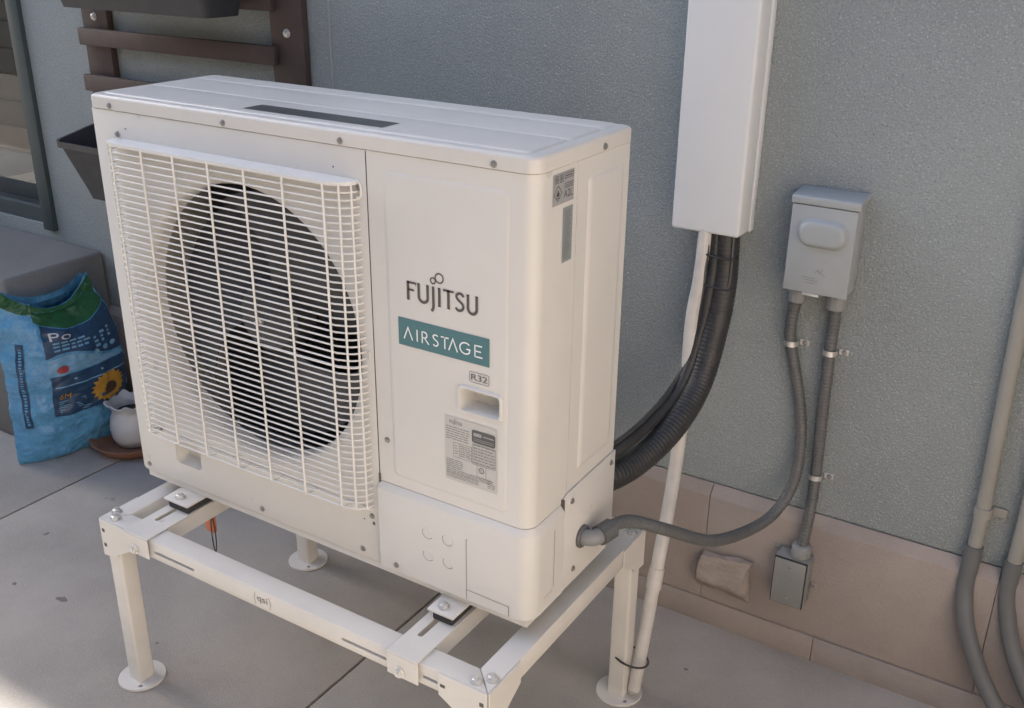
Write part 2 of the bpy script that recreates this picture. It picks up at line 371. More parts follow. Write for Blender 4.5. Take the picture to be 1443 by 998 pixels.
# foot plate with two bolt holes, shared
fp = B().lathe([(.048, 0), (.049, .001), (.049, .005), (.048, .006)], (0, 0, 0), 'z', 40).obj('foot_plate', 'stand', None, smooth=True)
hb = B()
for s in (-1, 1): hb.lathe([(.0045, -.01), (.0045, .02)], (s * .026, -s * .026, 0), 'z', 12)
cut(fp, hb); FPM = fp.data; bpy.data.objects.remove(fp)
for (cx, sx) in ((X0, 1), (X1, -1)):
    for (cy, sy) in ((Y0, 1), (Y1, -1)):
        lx, ly = cx + sx * .0225, cy + sy * .0225; hwd = .0192
        lg = B().prism(rrect(lx - hwd, lx + hwd, ly - hwd, ly + hwd, .005, 4), 2, GZ + .005, ZR - RH - .001).obj('leg', 'stand', st, smooth=True)
        link('foot_plate', FPM, lg, Vector((lx, ly, GZ)) - org(lg))
        # bent corner bracket: a gusset on each outer face
        t = .003
        def gx(u, w_): return cx + sx * u
        poly = [(cx, ZR - .001), (cx + sx * .094, ZR - .001), (cx + sx * .094, ZR - RH - .002), (cx + sx * .044, ZR - .073), (cx + sx * .042, ZR - .082), (cx, ZR - .086)]
        ya, yb = (cy - .0032, cy - .0002) if sy > 0 else (cy + .0002, cy + .0032)
        br = B().prism(poly, 1, ya, yb).obj('corner_bracket', 'stand', st, bevel=.0008, seg=1)
        poly = [(cy, ZR - .001), (cy + sy * .094, ZR - .001), (cy + sy * .094, ZR - RH - .002), (cy + sy * .044, ZR - .073), (cy + sy * .042, ZR - .082), (cy, ZR - .086)]
        xa, xb = (cx - .0032, cx - .0002) if sx > 0 else (cx + .0002, cx + .0032)
        B().prism(poly, 0, xa, xb).obj('corner_bracket', 'stand', st, bevel=.0008, seg=1)
        for du, dv in ((.012, .032), (.031, .014)):
            put(HW['bolt', 'z'], 'bolt', st, (cx + sx * du, cy + sy * dv, ZR))
        if sy > 0:  # slots are dark plates on the bracket face, painted as shaded openings
            for dz in (.024, .058): B().prism(rrect(cx + sx * .010 - .004, cx + sx * .010 + .004, ZR - dz - .005, ZR - dz + .003, .001, 2), 1, ya - .0004, ya - .0001).obj('slot_shade', 'gap', br)
            B().prism(rrect(cx + sx * .085 - .005, cx + sx * .085 + .005, ZR - .026, ZR - .020, .001, 2), 1, ya - .0004, ya - .0001).obj('slot_shade', 'gap', br)
# cross channels the unit is bolted to
for xa, xb in ((.1015, .168), (.7545, .8185)):
    cbm = B().prism([(xa, ZR + .0005), (xb, ZR + .0005), (xb, ZR + .004), (xa, ZR + .004)], 1, Y0 - .0075, Y1 + .004)
    cr = cbm.obj('cross_channel', 'stand', st, bevel=.001, seg=1)
    cut(cr, B().prism(rrect((xa + xb) / 2 - .0055 - .007, (xa + xb) / 2 + .0055 - .007, -.085, .04, .005, 4), 2, ZR - .02, ZR + .02))
    for q in (xa, xb - .003):
        B().box(q, q + .003, Y0 + RW + .002, Y1 - RW - .002, ZR - .032, ZR + .0003).obj('flange', 'stand', cr)
    fl = B().box(xa, xb, Y0 - .0075, Y0 - .0045, ZR - .042, ZR + .0003).obj('flange', 'stand', cr, bevel=.001, seg=1)
    put(HW['bolt', 'y'], 'bolt', st, ((xa + xb) / 2 - .005, Y0 - .0075, ZR - .030))
b = B()
text(b, 'qsi', .452, .478, ZR - .0295, ZR - .0125, lambda u, v: (u, Y0 - .0006, v))
ribbon(b, [(.446 + .002, ZR - .034), (.445, ZR - .021), (.4485, ZR - .009)], .001, lambda u, v: (u, Y0 - .0006, v))
ribbon(b, [(.483, ZR - .034), (.4855, ZR - .021), (.482, ZR - .009)], .001, lambda u, v: (u, Y0 - .0006, v))
b.obj('embossed_letters', 'inkl', st)

# ================================================================== THE OUTDOOR UNIT
UW, UD, UH = .94, .2905, .768; LZ = .7425; SX = .6386
un = thing('outdoor_unit', (.47, .145, ZR + .004), 'cream heat pump outdoor unit with a wire fan grille and teal badge', 'heat pump')
# lid: a rounded pressed cover with three raised fields
def ringz(x0, x1, y0, y1, r, z): return [(p[0], p[1], z) for p in rrect(x0, x1, y0, y1, r)]
o_ = .002
rings = [ringz(-o_, UW + o_, -o_, UD + o_, (.012, .024, .012, .012), LZ + .0008)]
for k in range(6):
    a = k / 5 * PI / 2; q = .007 * (1 - math.cos(a)); zz = UH - .007 + .007 * math.sin(a)
    rings.append(ringz(-o_ + q, UW + o_ - q, -o_ + q, UD + o_ - q, (.012, .024, .012, .012), zz))
lid = B().loft(rings).obj('lid', 'lid', un, smooth=True, ang=50)
for ya, yb in ((.018, .121), (.127, .2265), (.2325, .280)):
    rg = [ringz(.018 - d, .918 + d, ya - d, yb + d, .012, z) for d, z in ((.0035, UH - .0005), (.0025, UH + .0008), (0, UH + .0022), (-.002, UH + .0026))]
    B().loft(rg).obj('pressed_field', 'lid', lid, smooth=True, ang=60)
flat(B().add([(.351, .033, UH + .0031), (.645, .033, UH + .0031), (.645, .0775, UH + .0031), (.351, .0775, UH + .0031)], [(0, 1, 2, 3)]), 'top_label', 'top', lid)
for x in (.0536, .3387, .5907, .8709): put(HW['screw', 'y'], 'screw', lid, (x, -o_, .7505))
for y in (.195,): put(HW['screw', 'x'], 'screw', lid, (UW + o_, y, .7507))
# fan-side front panel with its round opening
FC = (.350, .393); FR = .266
pl = []; N = 72
for k in range(N):
    pl.append((FC[0] + FR * math.cos(2 * PI * k / N), FC[1] + FR * math.sin(2 * PI * k / N)))
PZ0 = .0
fpan = B().prism([(p[0], p[1]) for p in rrect(.0, SX - .0012, PZ0, LZ - .0005, (.008, .0, .0, .0))], 1, .0, .0035).obj('fan_panel', 'cab', un, bevel=.0012, seg=2)
cut(fpan, B().prism(pl, 1, -.05, .05))
cut(fpan, B().prism(rrect(.108, .180, .046, .098, .01), 1, -.05, .05))
rc = B().loft([[(p[0], .001, p[1]) for p in rrect(.107, .181, .045, .099, .01)], [(p[0], .028, p[1]) for p in rrect(.113, .175, .053, .097, .01)]], cap0=False)
rc.obj('hand_grip', 'cab', fpan, smooth=True)
B().box(.0, .003, .0037, UD - .001, .0, LZ - .0005).obj('left_panel', 'cab', un, bevel=.001, seg=1)
# bell mouth: the rolled lip round the fan
prof = []
for k in range(7):
    a = k / 6 * PI / 2; prof.append((FR - .013 * math.sin(a) , .0005 + .016 * (1 - math.cos(a))))
prof = [(FR + .001, .0004)] + prof + [(FR - .0135, .028), (FR - .0135, .036)]
B().lathe([(r, -h) for r, h in prof], (FC[0], 0, FC[1]), 'y', 72, cap=False).obj('bell_mouth', 'cab', fpan, smooth=True, ang=60)
# inside: coil, and a dark sheet painting the shade past the bell mouth
B().box(.004, SX - .003, UD - .04, UD - .002, .012, LZ - .004).obj('coil', 'coil', un)
B().box(.004, SX - .003, 0.037, .040, .012, LZ - .004).obj('shade_sheet', 'coil', un)
cut(bpy.data.objects['shade_sheet'], B().prism([(FC[0] + (p[0] - FC[0]) * .965, FC[1] + (p[1] - FC[1]) * .965) for p in pl], 1, .03, .15))
# fan
fan = link('fan', None, un, Vector((FC[0], .075, FC[1])) - org(un))
B().lathe([(.058, -.028), (.066, -.02), (.068, .03), (.060, .042), (.03, .050), (.012, .052), (.0, .052)], (FC[0], .085, FC[1]), 'y', 40).obj('hub', 'dark', fan, smooth=True)
for i in range(3):
    b = B(); nr, na = 10, 16; top = []; bot = []
    for ir in range(nr + 1):
        r = .06 + (.236 - .06) * ir / nr; rt, rb_ = [], []
        for ia in range(na + 1):
            u = ia / na - .5
            span = math.radians(92 + 14 * (ir / nr)); sweep = math.radians(26) * (ir / nr) ** 1.4
            a = 2 * PI * i / 3 + .55 + u * span + sweep
            if ir == nr: rr = r - .012 * (2 * abs(u)) ** 4
            else: rr = r
            y = .088 + u * -.070 + .02 * (u * u - .25) - .012 * ir / nr
            p = (FC[0] + rr * math.cos(a), y, FC[1] + rr * math.sin(a)); rt.append(p); rb_.append((p[0], p[1] + .003, p[2]))
        top.append(rt); bot.append(rb_)
    rings = []
    for rt, rb_ in zip(top, bot): rings.append(rt + rb_[::-1])
    b.loft(rings).obj('blade', 'dark', fan, smooth=True, ang=50)
B().lathe([(.006, 0), (.006, .006), (.004, .009), (.004, .016)], (FC[0], .085 - .052, FC[1]), 'y', 6).obj('shaft_nut', 'zinc', fan)
# grille: plan outline, swept per wire
gp = [(.0555, .002), (.057, -.012), (.063, -.022), (.079, -.029), (.12, -.032), (.35, -.033), (.56, -.032), (.592, -.029), (.611, -.021), (.6195, -.010), (.6215, .002)]
gpath = [tuple(p) for p in spline([(x, y, 0) for x, y in gp], 5)]
ga = link('grille', None, un, Vector((.34, 0, .09)) - org(un))
gz0, gz1, pitch = .1165, .6770, .01218
wm = B().tube([(x, y, 0) for x, y, _ in gpath], .00165, 6).mesh('wire', 'grl', smooth=True)
wth = B().tube([(x, y, 0) for x, y, _ in gpath], .0023, 6).mesh('wire', 'grl', smooth=True)
n = int(round((gz1 - gz0) / pitch))
for k in range(n + 1):
    put(wth if k in (0, 22) else wm, 'wire', ga, (0, 0, gz0 + k * pitch))
def gy(x):
    for (a, c, _), (d, e, _) in zip(gpath, gpath[1:]):
        if a <= x <= d: return c + (e - c) * (x - a) / max(1e-9, d - a)
    return 0
for x, dy in [(.079, 0), (.163, 0), (.2435, 0), (.3275, 0), (.4105, 0), (.494, 0), (.578, 0), (.6045, 0), (.6185, 0), (.0615, 0), (.0575, .0)]:
    y = gy(x)
    pts = [(x, y - .0022, .690), (x, y - .0022, .1215), (x, y * .96 - .001, .1150), (x, y * .78, .1120), (x, .002, .1080)]
    vw = B().tube(pts[:1] + spline([pts[1], *pts[2:]], 5), .0020, 6).obj('wire', 'grl', ga, smooth=True)
B().tube([(.066, -.001, .1075), (.6175, -.001, .1075)], .0018, 6).obj('wire', 'grl', ga, smooth=True)
# solid visor along the top of the grille
tp = [(x, y) for x, y, _ in gpath]
vr = [[(x, y - .0025, .690 + dz) for x, y in tp] for dz in (.0045,)] + [[(x, y - .0025, .690 - .0055) for x, y in tp], [(x, y + .001, .690 - .0055) for x, y in tp], [(x, y + .001, .690 + .0022) for x, y in tp]]
b = B(); m_ = len(tp)
outer = [(x, y - .003) for x, y in tp]
ring_t = [(x, y, .693) for x, y in outer]; ring_b = [(x, y, .6875) for x, y in outer]
inn_b = [(x, min(y + .0035, .0015), .6875) for x, y in outer]; inn_t = [(x, min(y + .0035, .0015), .690) for x, y in outer]
b.loft([inn_t, inn_b, ring_b, ring_t], False, False, closed=False)
b.add([*ring_t, *[(x, .002, .6945) for x, _ in outer]], [(i, i + 1, m_ + i + 1, m_ + i) for i in range(m_ - 1)])
b.obj('visor', 'grl', ga, smooth=True)
# fixing tab loops at the grille's corners
B().tube(spline([(.622, -.006, .668), (.6275, -.003, .670), (.6285, -.003, .684), (.6235, -.003, .692), (.617, -.003, .690)], 5), .0021, 6).obj('tab', 'grl', ga, smooth=True)
put(HW['screw', 'y'], 'screw', ga, (.6225, 0, .683)); put(HW['screw', 'y'], 'screw', ga, (.0630, 0, .701)); put(HW['screw', 'y'], 'screw', ga, (.6165, 0, .0925)); put(HW['screw', 'y'], 'screw', ga, (.072, 0, .108))
B().tube(spline([(.624, .001, .410), (.6295, -.002, .409), (.6305, -.002, .400), (.6265, .001, .397)], 4), .0016, 6).obj('tab', 'grl', ga, smooth=True)
# service panel (front right, round corner) and the rear side panel
def arcpts(cx, cy, r, a0, a1, n=8): return [(cx + r * math.cos(a0 + (a1 - a0) * k / n), cy + r * math.sin(a0 + (a1 - a0) * k / n)) for k in range(n + 1)]
CR = .024
sv = B().prism([(SX, 0)] + arcpts(UW - CR, CR, CR, -PI / 2, 0) + [(UW, .1163), (SX, .1163)], 2, .1735, LZ - .0005).obj('service_panel', 'cab', un, smooth=True)
pd = B().loft([[(p[0], y, p[1]) for p in rrect(.670 + d, .897 - d, .192 + d, .716 - d, .012)] for d, y in ((0, .0003), (.002, -.0008), (.006, -.0018), (.008, -.002))]).obj('raised_field', 'cab', un, smooth=True, ang=60)
hx0, hx1, hz0, hz1 = .806, .889, .353, .399
for o in (sv, pd): cut(o, B().prism(rrect(hx0 + .005, hx1 - .005, hz0 + .004, hz1 - .005, .007), 1, -.05, .040))
hd = link('hand_grip', None, sv, Vector((hx0, 0, hz0)) - org(sv))
b = B()
ro = rrect(hx0, hx1, hz0, hz1, .008); ri = rrect(hx0 + .0055, hx1 - .0055, hz0 + .0045, hz1 - .0055, .0065)
b.loft([[(p[0], -.0021, p[1]) for p in ro], [(p[0], -.0058, p[1]) for p in rrect(hx0 + .0015, hx1 - .0015, hz0 + .0015, hz1 - .0015, .0072)], [(p[0], -.0058, p[1]) for p in rrect(hx0 + .004, hx1 - .004, hz0 + .003, hz1 - .004, .007)], [(p[0], .0, p[1]) for p in ri],
        [(p[0], .032, p[1]) for p in rrect(hx0 + .009, hx1 - .008, hz0 + .006, hz1 - .007, .006)]], cap0=False)
b.obj('grip_cup', 'cab', hd, smooth=True, ang=50)
sr = B().prism([(SX, .1175), (UW, .1175), (UW, UD - .004), (UW - .004, UD), (SX, UD)], 2, .0, LZ - .0005).obj('side_panel', 'cab', un)
B().loft([[(UW + h, p[0], p[1]) for p in rrect(.150 + d, .268 - d, .215 + d, .712 - d, .008)] for d, h in ((0, -.0003), (.003, .0015), (.009, .003), (.012, .0032))]).obj('pressed_field', 'cab', sr, smooth=True, ang=60)
# lower cover under the sloping step
def lowring(o, z): return [(SX, -o, z)] + [(p[0], p[1], z) for p in arcpts(UW - CR, CR, CR + o, -PI / 2, 0)] + [(UW + o, .0985, z), (SX, .0985, z)]
lc = B().loft([lowring(.006, .0), lowring(.0085, .0025), lowring(.0085, .1600), lowring(.0075, .1632), lowring(.0, .1722)]).obj('lower_cover', 'cab', un, smooth=True, ang=40)
fy = -.0085
kb = B()
for x, z in ((.7448, .1075), (.7861, .1082), (.7452, .0635), (.7868, .0632)):
    b = B(); ribbon(b, [(x + .0108 * math.cos(a), z + .0108 * math.sin(a)) for a in [math.radians(150) + math.radians(175) * k / 20 for k in range(21)]], .0008, lambda u, v: (u, fy - .0004, v)); b.obj('knockout', 'inkl', lc)
    b = B(); b.lathe([(.0103, 0), (.0100, .0005)], (x, fy, z), 'y', 28); b.obj('knockout', 'cab', lc, smooth=True)
ml = lambda u, v: (u, fy - .0004, v); sd = lambda u, v: (UW + .0089, u, v)
for pts, w_, f_ in (([(.8237, .004), (.8237, .1215), (.826, .1245)], .0009, ml), ([(.8242, .024), (.9073, .0225)], .0009, ml), ([(.908, .0235), (.908, .003)], .0012, ml), ([(.066, .034), (.066, .146)], .0010, sd), ([(.035, .028), (.062, .030)], .0007, sd)):
    b = B(); ribbon(b, pts, w_, f_); b.obj('score_line', 'gap', lc)
B().box(SX - .0012, SX + .0008, .0, .02, .005, .740).obj('seam', 'gap', un)
B().box(SX - .001, SX + .0022, -.0022, .01, .163, .187).obj('notch', 'gap', un)
B().box(UW - .01, UW + .0060, .0990, .1022, .155, .182).obj('notch', 'gap', un)
pc = B().prism([(.1035, .006), (.2885, .006), (.2885, .1925), (.116, .1875), (.1035, .182)], 0, UW + .0006, UW + .0042).obj('pipe_cover', 'cab', un, bevel=.0012, seg=2)
for y, z in ((.1298, .1666), (.2716, .1741), (.1419, .0245)): put(HW['screw', 'x'], 'screw', pc, (UW + .0042, y, z))
for x, z in ((.0189, .0150), (.3414, .0145), (.5917, .0158)): put(HW['screw', 'y'], 'screw', fpan, (x, 0, z))
put(HW['screw', 'y'], 'screw', lc, (.6742, fy, .0164))
put(HW['screw', 'y'], 'screw', sv, (.6583, 0, .256))
b = B()
for x, z in ((.067 + .02, .713), (.5725, .708), (.598, .081)): b.lathe([(.0016, 0), (.0016, .0003)], (x, 0, z), 'y', 10)
b.box(.6175, .6225, -.0005, .001, .0755, .0815)
b.obj('pin_hole_shade', 'gap', fpan)  # flat dark dots paint the shade of small holes
# base pan and mounting feet with rubber pads
B().box(.006, UW - .006, .006, UD - .002, -.0178, .0).obj('base_pan', 'cab', un)
for xa, xb in ((.101, .171), (.763, .818)):
    for ya, yb, by in ((-.041, .05, .0), (UD - .05, UD + .041, UD - .004)):
        xm = (xa + xb) / 2 - .004
        ft = B().box(xa, xb, ya, yb, -.0235, -.0180).obj('mounting_foot', 'stand', un, bevel=.003)
        B().box(xa + .008, xb - .006, ya + .005, yb - .015, ZR + .0045, -.0240).obj('rubber_pad', 'rub', un, bevel=.003)
        put(HW['bolt', 'z'], 'bolt', ft, (xm, ya + .018 if ya < 0 else yb - .018, -.0180))
# ---- badges and labels
Fm = lambda u, v: (u, -.0028, v)
def rbd(b, p, w, f): ribbon(b, p, w * 1.28, f)
def vser(b, x, z0, z1, w, serif_b=True, f=Fm, t=.0026):
    rbd(b, [(x, z0), (x, z1)], w, f)
    rbd(b, [(x - t, z1 - .0005), (x + w * .4, z1 - .0005)], .0012, f)
    if serif_b: rbd(b, [(x - t, z0 + .0005), (x + t, z0 + .0005)], .0011, f)
def fuj(b, f, full=True):
    zb, zt = .5190, .5492
    vser(b, .7140, zb, zt, .0040, f=f); rbd(b, [(.7135, zt - .0014), (.7290, zt - .0014)], .0028, f); rbd(b, [(.7140, .5360), (.7255, .5360)], .0026, f); rbd(b, [(.7285, zt), (.7293, zt - .006)], .0010, f)
    for xa, xb in ((.7345, .7515), (.8262, .8420)):
        m = (xa + xb) / 2; h = (xb - xa) / 2
        rbd(b, [(xa, zt), (xa, .5285)] + [(m - h * math.cos(a), .5283 - .0083 * math.sin(a)) for a in [PI * k / 14 for k in range(15)]] + [(xb, .5285), (xb, zt)], .0037, f)
        for q in (xa, xb): rbd(b, [(q - .0029, zt - .0005), (q + .0026, zt - .0005)], .0011, f)
    rbd(b, [(.7622, zt), (.7622, .5180), (.7617, .5140), (.7602, .5113), (.7578, .5096)], .0037, f); rbd(b, [(.7594, zt - .0005), (.7640, zt - .0005)], .0011, f)
    vser(b, .7735, zb, zt, .0038, f=f)
    vser(b, .7905, zb, zt, .0038, f=f); rbd(b, [(.7805, zt - .0014), (.8005, zt - .0014)], .0028, f)
    S_ = [(.8180, .5435), (.8160, .5467), (.8115, .5480), (.8070, .5462), (.8052, .5425), (.8072, .5385), (.8118, .5352), (.8160, .5318), (.8178, .5275), (.8158, .5228), (.8110, .5205), (.8065, .5213), (.8040, .5245)]
    rbd(b, [(p.x, p.y) for p in spline([(x, z, 0) for x, z in S_], 4)], .0033, f)
    for cx, cz, r in ((.7620, .5588, .0046), (.7738, .5646, .0074)):
        rbd(b, [(cx + r * math.cos(2 * PI * k / 28), cz + r * math.sin(2 * PI * k / 28)) for k in range(29)], .0017, f)
b = B(); fuj(b, Fm); b.obj('brand_lettering', 'ink', sv)
bd = B().prism([(.6930, .4402), (.8645, .4402), (.8645, .4862), (.6930, .4862)], 1, -.0032, -.0020).obj('badge', 'teal', sv)
b = B(); Wm = lambda u, v: (u, -.0037, v); zb, zt, lw = .4520, .4722, .0024
def vee(x0, xm, x1): ribbon(b, [(x0, zb), (xm, zt), (x1, zb)], lw, Wm)
vee(.7040, .7122, .7208); vee(.7905, .7985, .8068)
ribbon(b, [(.7300, zb), (.7300, zt)], lw, Wm)
ribbon(b, [(.7398, zb), (.7398, zt)], lw, Wm)
ribbon(b, [(.7398, zt - .001), (.7440, zt - .001)] + [(.7445 + .0045 * math.cos(a), zt - .0058 + .0048 * math.sin(a)) for a in [PI / 2 - PI * k / 10 for k in range(11)]] + [(.7398, zt - .0106)], lw, Wm)
ribbon(b, [(.7440, zt - .0106), (.7525, zb)], lw, Wm)
S_ = [(.7700, zt - .0028), (.7680, zt - .0012), (.7650, zt - .001), (.7618, zt - .0025), (.7612, zt - .0055), (.7640, zt - .0085), (.7685, zt - .0112), (.7702, zt - .0150), (.7680, zb + .0018), (.7645, zb + .001), (.7610, zb + .0030)]
ribbon(b, [(p.x, p.y) for p in spline([(x, z, 0) for x, z in S_], 4)], lw, Wm)
ribbon(b, [(.7832, zb), (.7832, zt)], lw, Wm); ribbon(b, [(.7758, zt - .001), (.7906, zt - .001)], lw, Wm)
zc = (zb + zt) / 2
ribbon(b, [(.8215 + .0100 * math.cos(a), zc + .0092 * math.sin(a)) for a in [math.radians(42) + math.radians(275) * k / 24 for k in range(25)]] + [(.8298, zc - .0010), (.8235, zc - .0010)], lw, Wm)
ribbon(b, [(.8392, zb), (.8392, zt)], lw, Wm)
for z, l in ((zt - .001, .0130), (zc, .0110), (zb + .001, .0138)): ribbon(b, [(.8392, z), (.8392 + l, z)], lw, Wm)
b.obj('badge_lettering', 'white', bd)
b = B(); rr = rrect(.8285, .8640, .4085, .4258, .0025, 4)
ribbon(b, rr + rr[:2], .0009, Fm); [text(b, 'R32', .8315 + q, .8612 + q, .4120, .4224, (lambda u, v, j=j: (u, -.0028 - .00003 * j, v))) for j, q in enumerate((-.0005, 0, .0005))]
b.obj('refrigerant_mark', 'inkl', sv)
# rating plate
rl = flat(B().add([Fm(.7802, .2235), Fm(.8790, .2235), Fm(.8790, .3385), Fm(.7802, .3385)], [(0, 1, 2, 3)]), 'rating_plate', 'lab', sv)
Rm = lambda u, v: (u, -.0032, v); b = B()
sc = .024 / .1335
fuj(b, lambda u, v: (.7895 + (u - .7105) * sc, -.0032, .3265 + (v - .519) * sc))
rnd = random.Random(3)
def lines(u0, u1, z0, z1, step, h):
    z = z1
    while z > z0:
        u = u0
        while u < u1 - .003:
            l = rnd.uniform(.003, .011); quad(b, u, min(u1, u + l), z - h, z, Rm); u += l + rnd.uniform(.0008, .0018)
        z -= step
lines(.7825, .8275, .296, .321, .0042, .0011)
lines(.7825, .868, .2375, .2445, .0030, .0009); lines(.7825, .845, .2275, .2365, .0030, .0009)
lines(.7825, .815, .2470, .2620, .0034, .0010); lines(.862, .876, .2300, .2440, .0032, .0010)
for zz in [.302 - .0052 * k for k in range(7)]: quad(b, .833, .8765, zz - .0004, zz, Rm); lines(.835, .8755, zz - .0040, zz - .0014, .006, .0012)
for (u0, u1, z0, z1) in ((.7965, .8315, .268, .294), (.842, .859, .244, .266), (.833, .8765, .266, .302)): ribbon(b, [(u0, z0), (u1, z0), (u1, z1), (u0, z1), (u0, z0)], .0006, Rm)
ribbon(b, [(.808, .268), (.808, .294)], .0006, Rm)
lines(.8095, .8305, .270, .291, .0036, .0010); lines(.7985, .806, .275, .289, .0046, .001)
ribbon(b, [(.8505 + .0046 * math.cos(2 * PI * k / 20), .2575 + .0046 * math.sin(2 * PI * k / 20)) for k in range(21)], .0014, Rm)
text(b, 'ETL', .8482, .8528, .2555, .2595, Rm)
b.obj('printed_text', 'inkl', rl)
b = B(); rr = rrect(.8325, .8765, .3045, .3270, .004, 5); b.add([(p[0], -.0035, p[1]) for p in rr], [tuple(range(len(rr)))]); bg_ = b.obj('badge', 'badge', rl)
b = B()
for k, z in enumerate((.3125, .3095)):
    quad(b, .8355, .8735, z - .0008, z, lambda u, v: (u, -.0038, v))
quad(b, .836, .851, .3165, .3225, lambda u, v: (u, -.0038, v)); quad(b, .854, .874, .3185, .3205, lambda u, v: (u, -.0038, v))
b.obj('printed_text', 'labp', bg_)
# side stickers
Sm = lambda u, v: (UW + .0006, u, v); Sm2 = lambda u, v: (UW + .0010, u, v)
s1 = flat(B().add([Sm(.0435, .6890), Sm(.1045, .6890), Sm(.1045, .7350), Sm(.0435, .7350)], [(0, 1, 2, 3)]), 'warning_sticker', 'labp', un)
b = B(); cx, cz, q = .0578, .7060, .0115
ribbon(b, [(cx, cz - q), (cx + q, cz), (cx, cz + q), (cx - q, cz), (cx, cz - q), (cx + q, cz)], .0010, Sm2)
fl_ = [(-.0035, -.0045), (-.0045, -.001), (-.003, .002), (-.0018, .0008), (-.0008, .0062), (.0018, .0028), (.0026, .0005), (.004, .001), (.0042, -.002), (.0032, -.0045)]
b.add([Sm2(cx + u, cz + v) for u, v in fl_], [tuple(range(len(fl_)))])
quad(b, cx - .005, cx + .005, cz - .0072, cz - .0060, Sm2)
text(b, 'A2L', .0745, .1010, .6965, .7075, Sm2)
for u0 in (.049, .0625): ribbon(b, [(u0, .7215), (u0 + .009, .7215), (u0 + .009, .7315), (u0, .7315), (u0, .7215)], .0009, Sm2); quad(b, u0 + .003, u0 + .006, .7235, .7295, Sm2)
ribbon(b, [(.077, .7245), (.101, .7245), (.101, .7315), (.077, .7315), (.077, .7245)], .0008, Sm2); quad(b, .079, .098, .7270, .7285, Sm2)
for z in (.7165, .7135, .7105): quad(b, .076, .101, z, z + .001, Sm2)
b.obj('printed_text', 'ink', s1)
s2 = flat(B().add([Sm(.0750, .5980), Sm(.1035, .5980), Sm(.1035, .6815), Sm(.0750, .6815)], [(0, 1, 2, 3)]), 'instruction_sticker', 'labt', un)
b = B()
for k in range(24):
    z = .676 - k * .0031; quad(b, .078 + rnd.uniform(0, .004), .1005 - rnd.uniform(0, .008), z - .0009, z, Sm2)
b.obj('printed_text', 'inkl', s2)

# ================================================================== LINE-SET COVER, DISCONNECT, CONDUITS
CX0, CX1, CY0 = .8545, .9965, .674
cv = thing('line_set_cover', ((CX0 + CX1) / 2, WY, .497), 'tall white plastic duct cover running up the stucco wall', 'duct cover')
B().box(CX0, CX1, CY0, WY - .021, .497, 2.2).obj('cover', 'cover', cv, bevel=.006, seg=3)
B().box(CX0 - .002, CX1 + .002, WY - .020, WY - .001, .4965, 2.2).obj('base', 'cover', cv, bevel=.002)
# disconnect box
DX0, DX1, DY, DZ0, DZ1 = 1.0895, 1.2135, .694, .409, .594
dc = thing('disconnect_box', ((DX0 + DX1) / 2, WY, DZ0), 'small grey electrical disconnect box with a raised oval pull on the wall', 'electrical box')
B().box(DX0 + .004, DX1 - .002, DY + .006, WY - .001, DZ0 + .004, DZ1 - .004).obj('enclosure', 'box', dc, bevel=.003)
B().prism([(DY - .006, DZ1 - .0135), (DY - .006, DZ1 - .0005), (DY - .003, DZ1 + .0020), (WY - .002, DZ1 + .008), (WY - .002, DZ1 - .0035), (DY + .006, DZ1 - .0038), (DY + .005, DZ1 - .0135)], 0, DX0 - .002, DX1 + .003).obj('hood', 'box', dc, bevel=.003)
dr = B().box(DX0, DX1 - .001, DY - .004, DY + .005, DZ0, DZ1 - .0150).obj('door', 'box', dc, bevel=.0025)
B().loft([[(p[0], y, p[1]) for p in rrect(1.1050 + d, 1.2030 - d, .500 + d * .9, .557 - d * .9, .026 - d * .8)] for d, y in ((0, DY - .0035), (.0025, DY - .006), (.0045, DY - .012), (.0075, DY - .0165), (.012, DY - .0180), (.016, DY - .0184))]).obj('pull_handle', 'box', dr, smooth=True, ang=60)
b = B(); Dm = lambda u, v: (u, DY - .0046, v)
for k, (x0, z0, x1, z1) in enumerate(((1.123, .4415, 1.150, .4400), (1.128, .4365, 1.155, .4350), (1.132, .4310, 1.152, .4300))): ribbon(b, [(x0, z0), (x1, z1)], .0012, Dm)
ribbon(b, [(1.148, .452), (1.153, .458), (1.157, .452), (1.162, .460)], .0013, Dm); ribbon(b, [(1.160, .452), (1.168, .446)], .0013, Dm)
b.obj('embossed_mark', 'fit', dr)
B().box(1.128, 1.160, DY - .005, DY + .002, DZ0 - .005, DZ0 + .0005).obj('hasp', 'zinc', dc, bevel=.001)
def ribbed(path, r, step, amp, n=14):
    P = resample(path, step / 4)
    return B().tube(P, r, n, rf=lambda i: r + amp * (0, 1, 0, -1)[i % 4])
def connector(par, p, r, h0, h1, axis='z'):
    return B().lathe([(r, h0), (r * 1.12, h0 + .002), (r * 1.12, h1 - .006), (r * .95, h1)], p, axis, 10).obj('connector', 'fit', par, bevel=.0008, seg=1)
c1 = thing('flexible_conduit', (1.11, .74, GZ + .3), 'grey flexible conduit looping from the disconnect box to the heat pump', 'conduit')
pth = spline([(.972, .190, .079), (.986, .235, .083), (1.003, .275, .068), (1.0373, .33, .0345), (1.0787, .45, -.040), (1.1065, .58, -.080), (1.1342, .67, -.0745), (1.1546, .715, -.0152), (1.153, .733, .0766), (1.1371, .738, .1668), (1.1129, .738, .2561), (1.1030, .736, .3001), (1.104, .733, .3487), (1.1115, .725, .395)], 12)
ribbed(pth, .0117, .0080, .0006).obj('hose', 'cond', c1, smooth=True, ang=80)
connector(c1, (1.1112, .725, DZ0), .0165, -.032, -.0005)
el = link('elbow', None, c1, Vector((UW, .169, .077)) - org(c1))
B().lathe([(.021, 0), (.021, .004), (.0195, .006)], (UW + .0044, .169, .0765), 'x', 24).obj('locknut', 'cond', el, smooth=True)
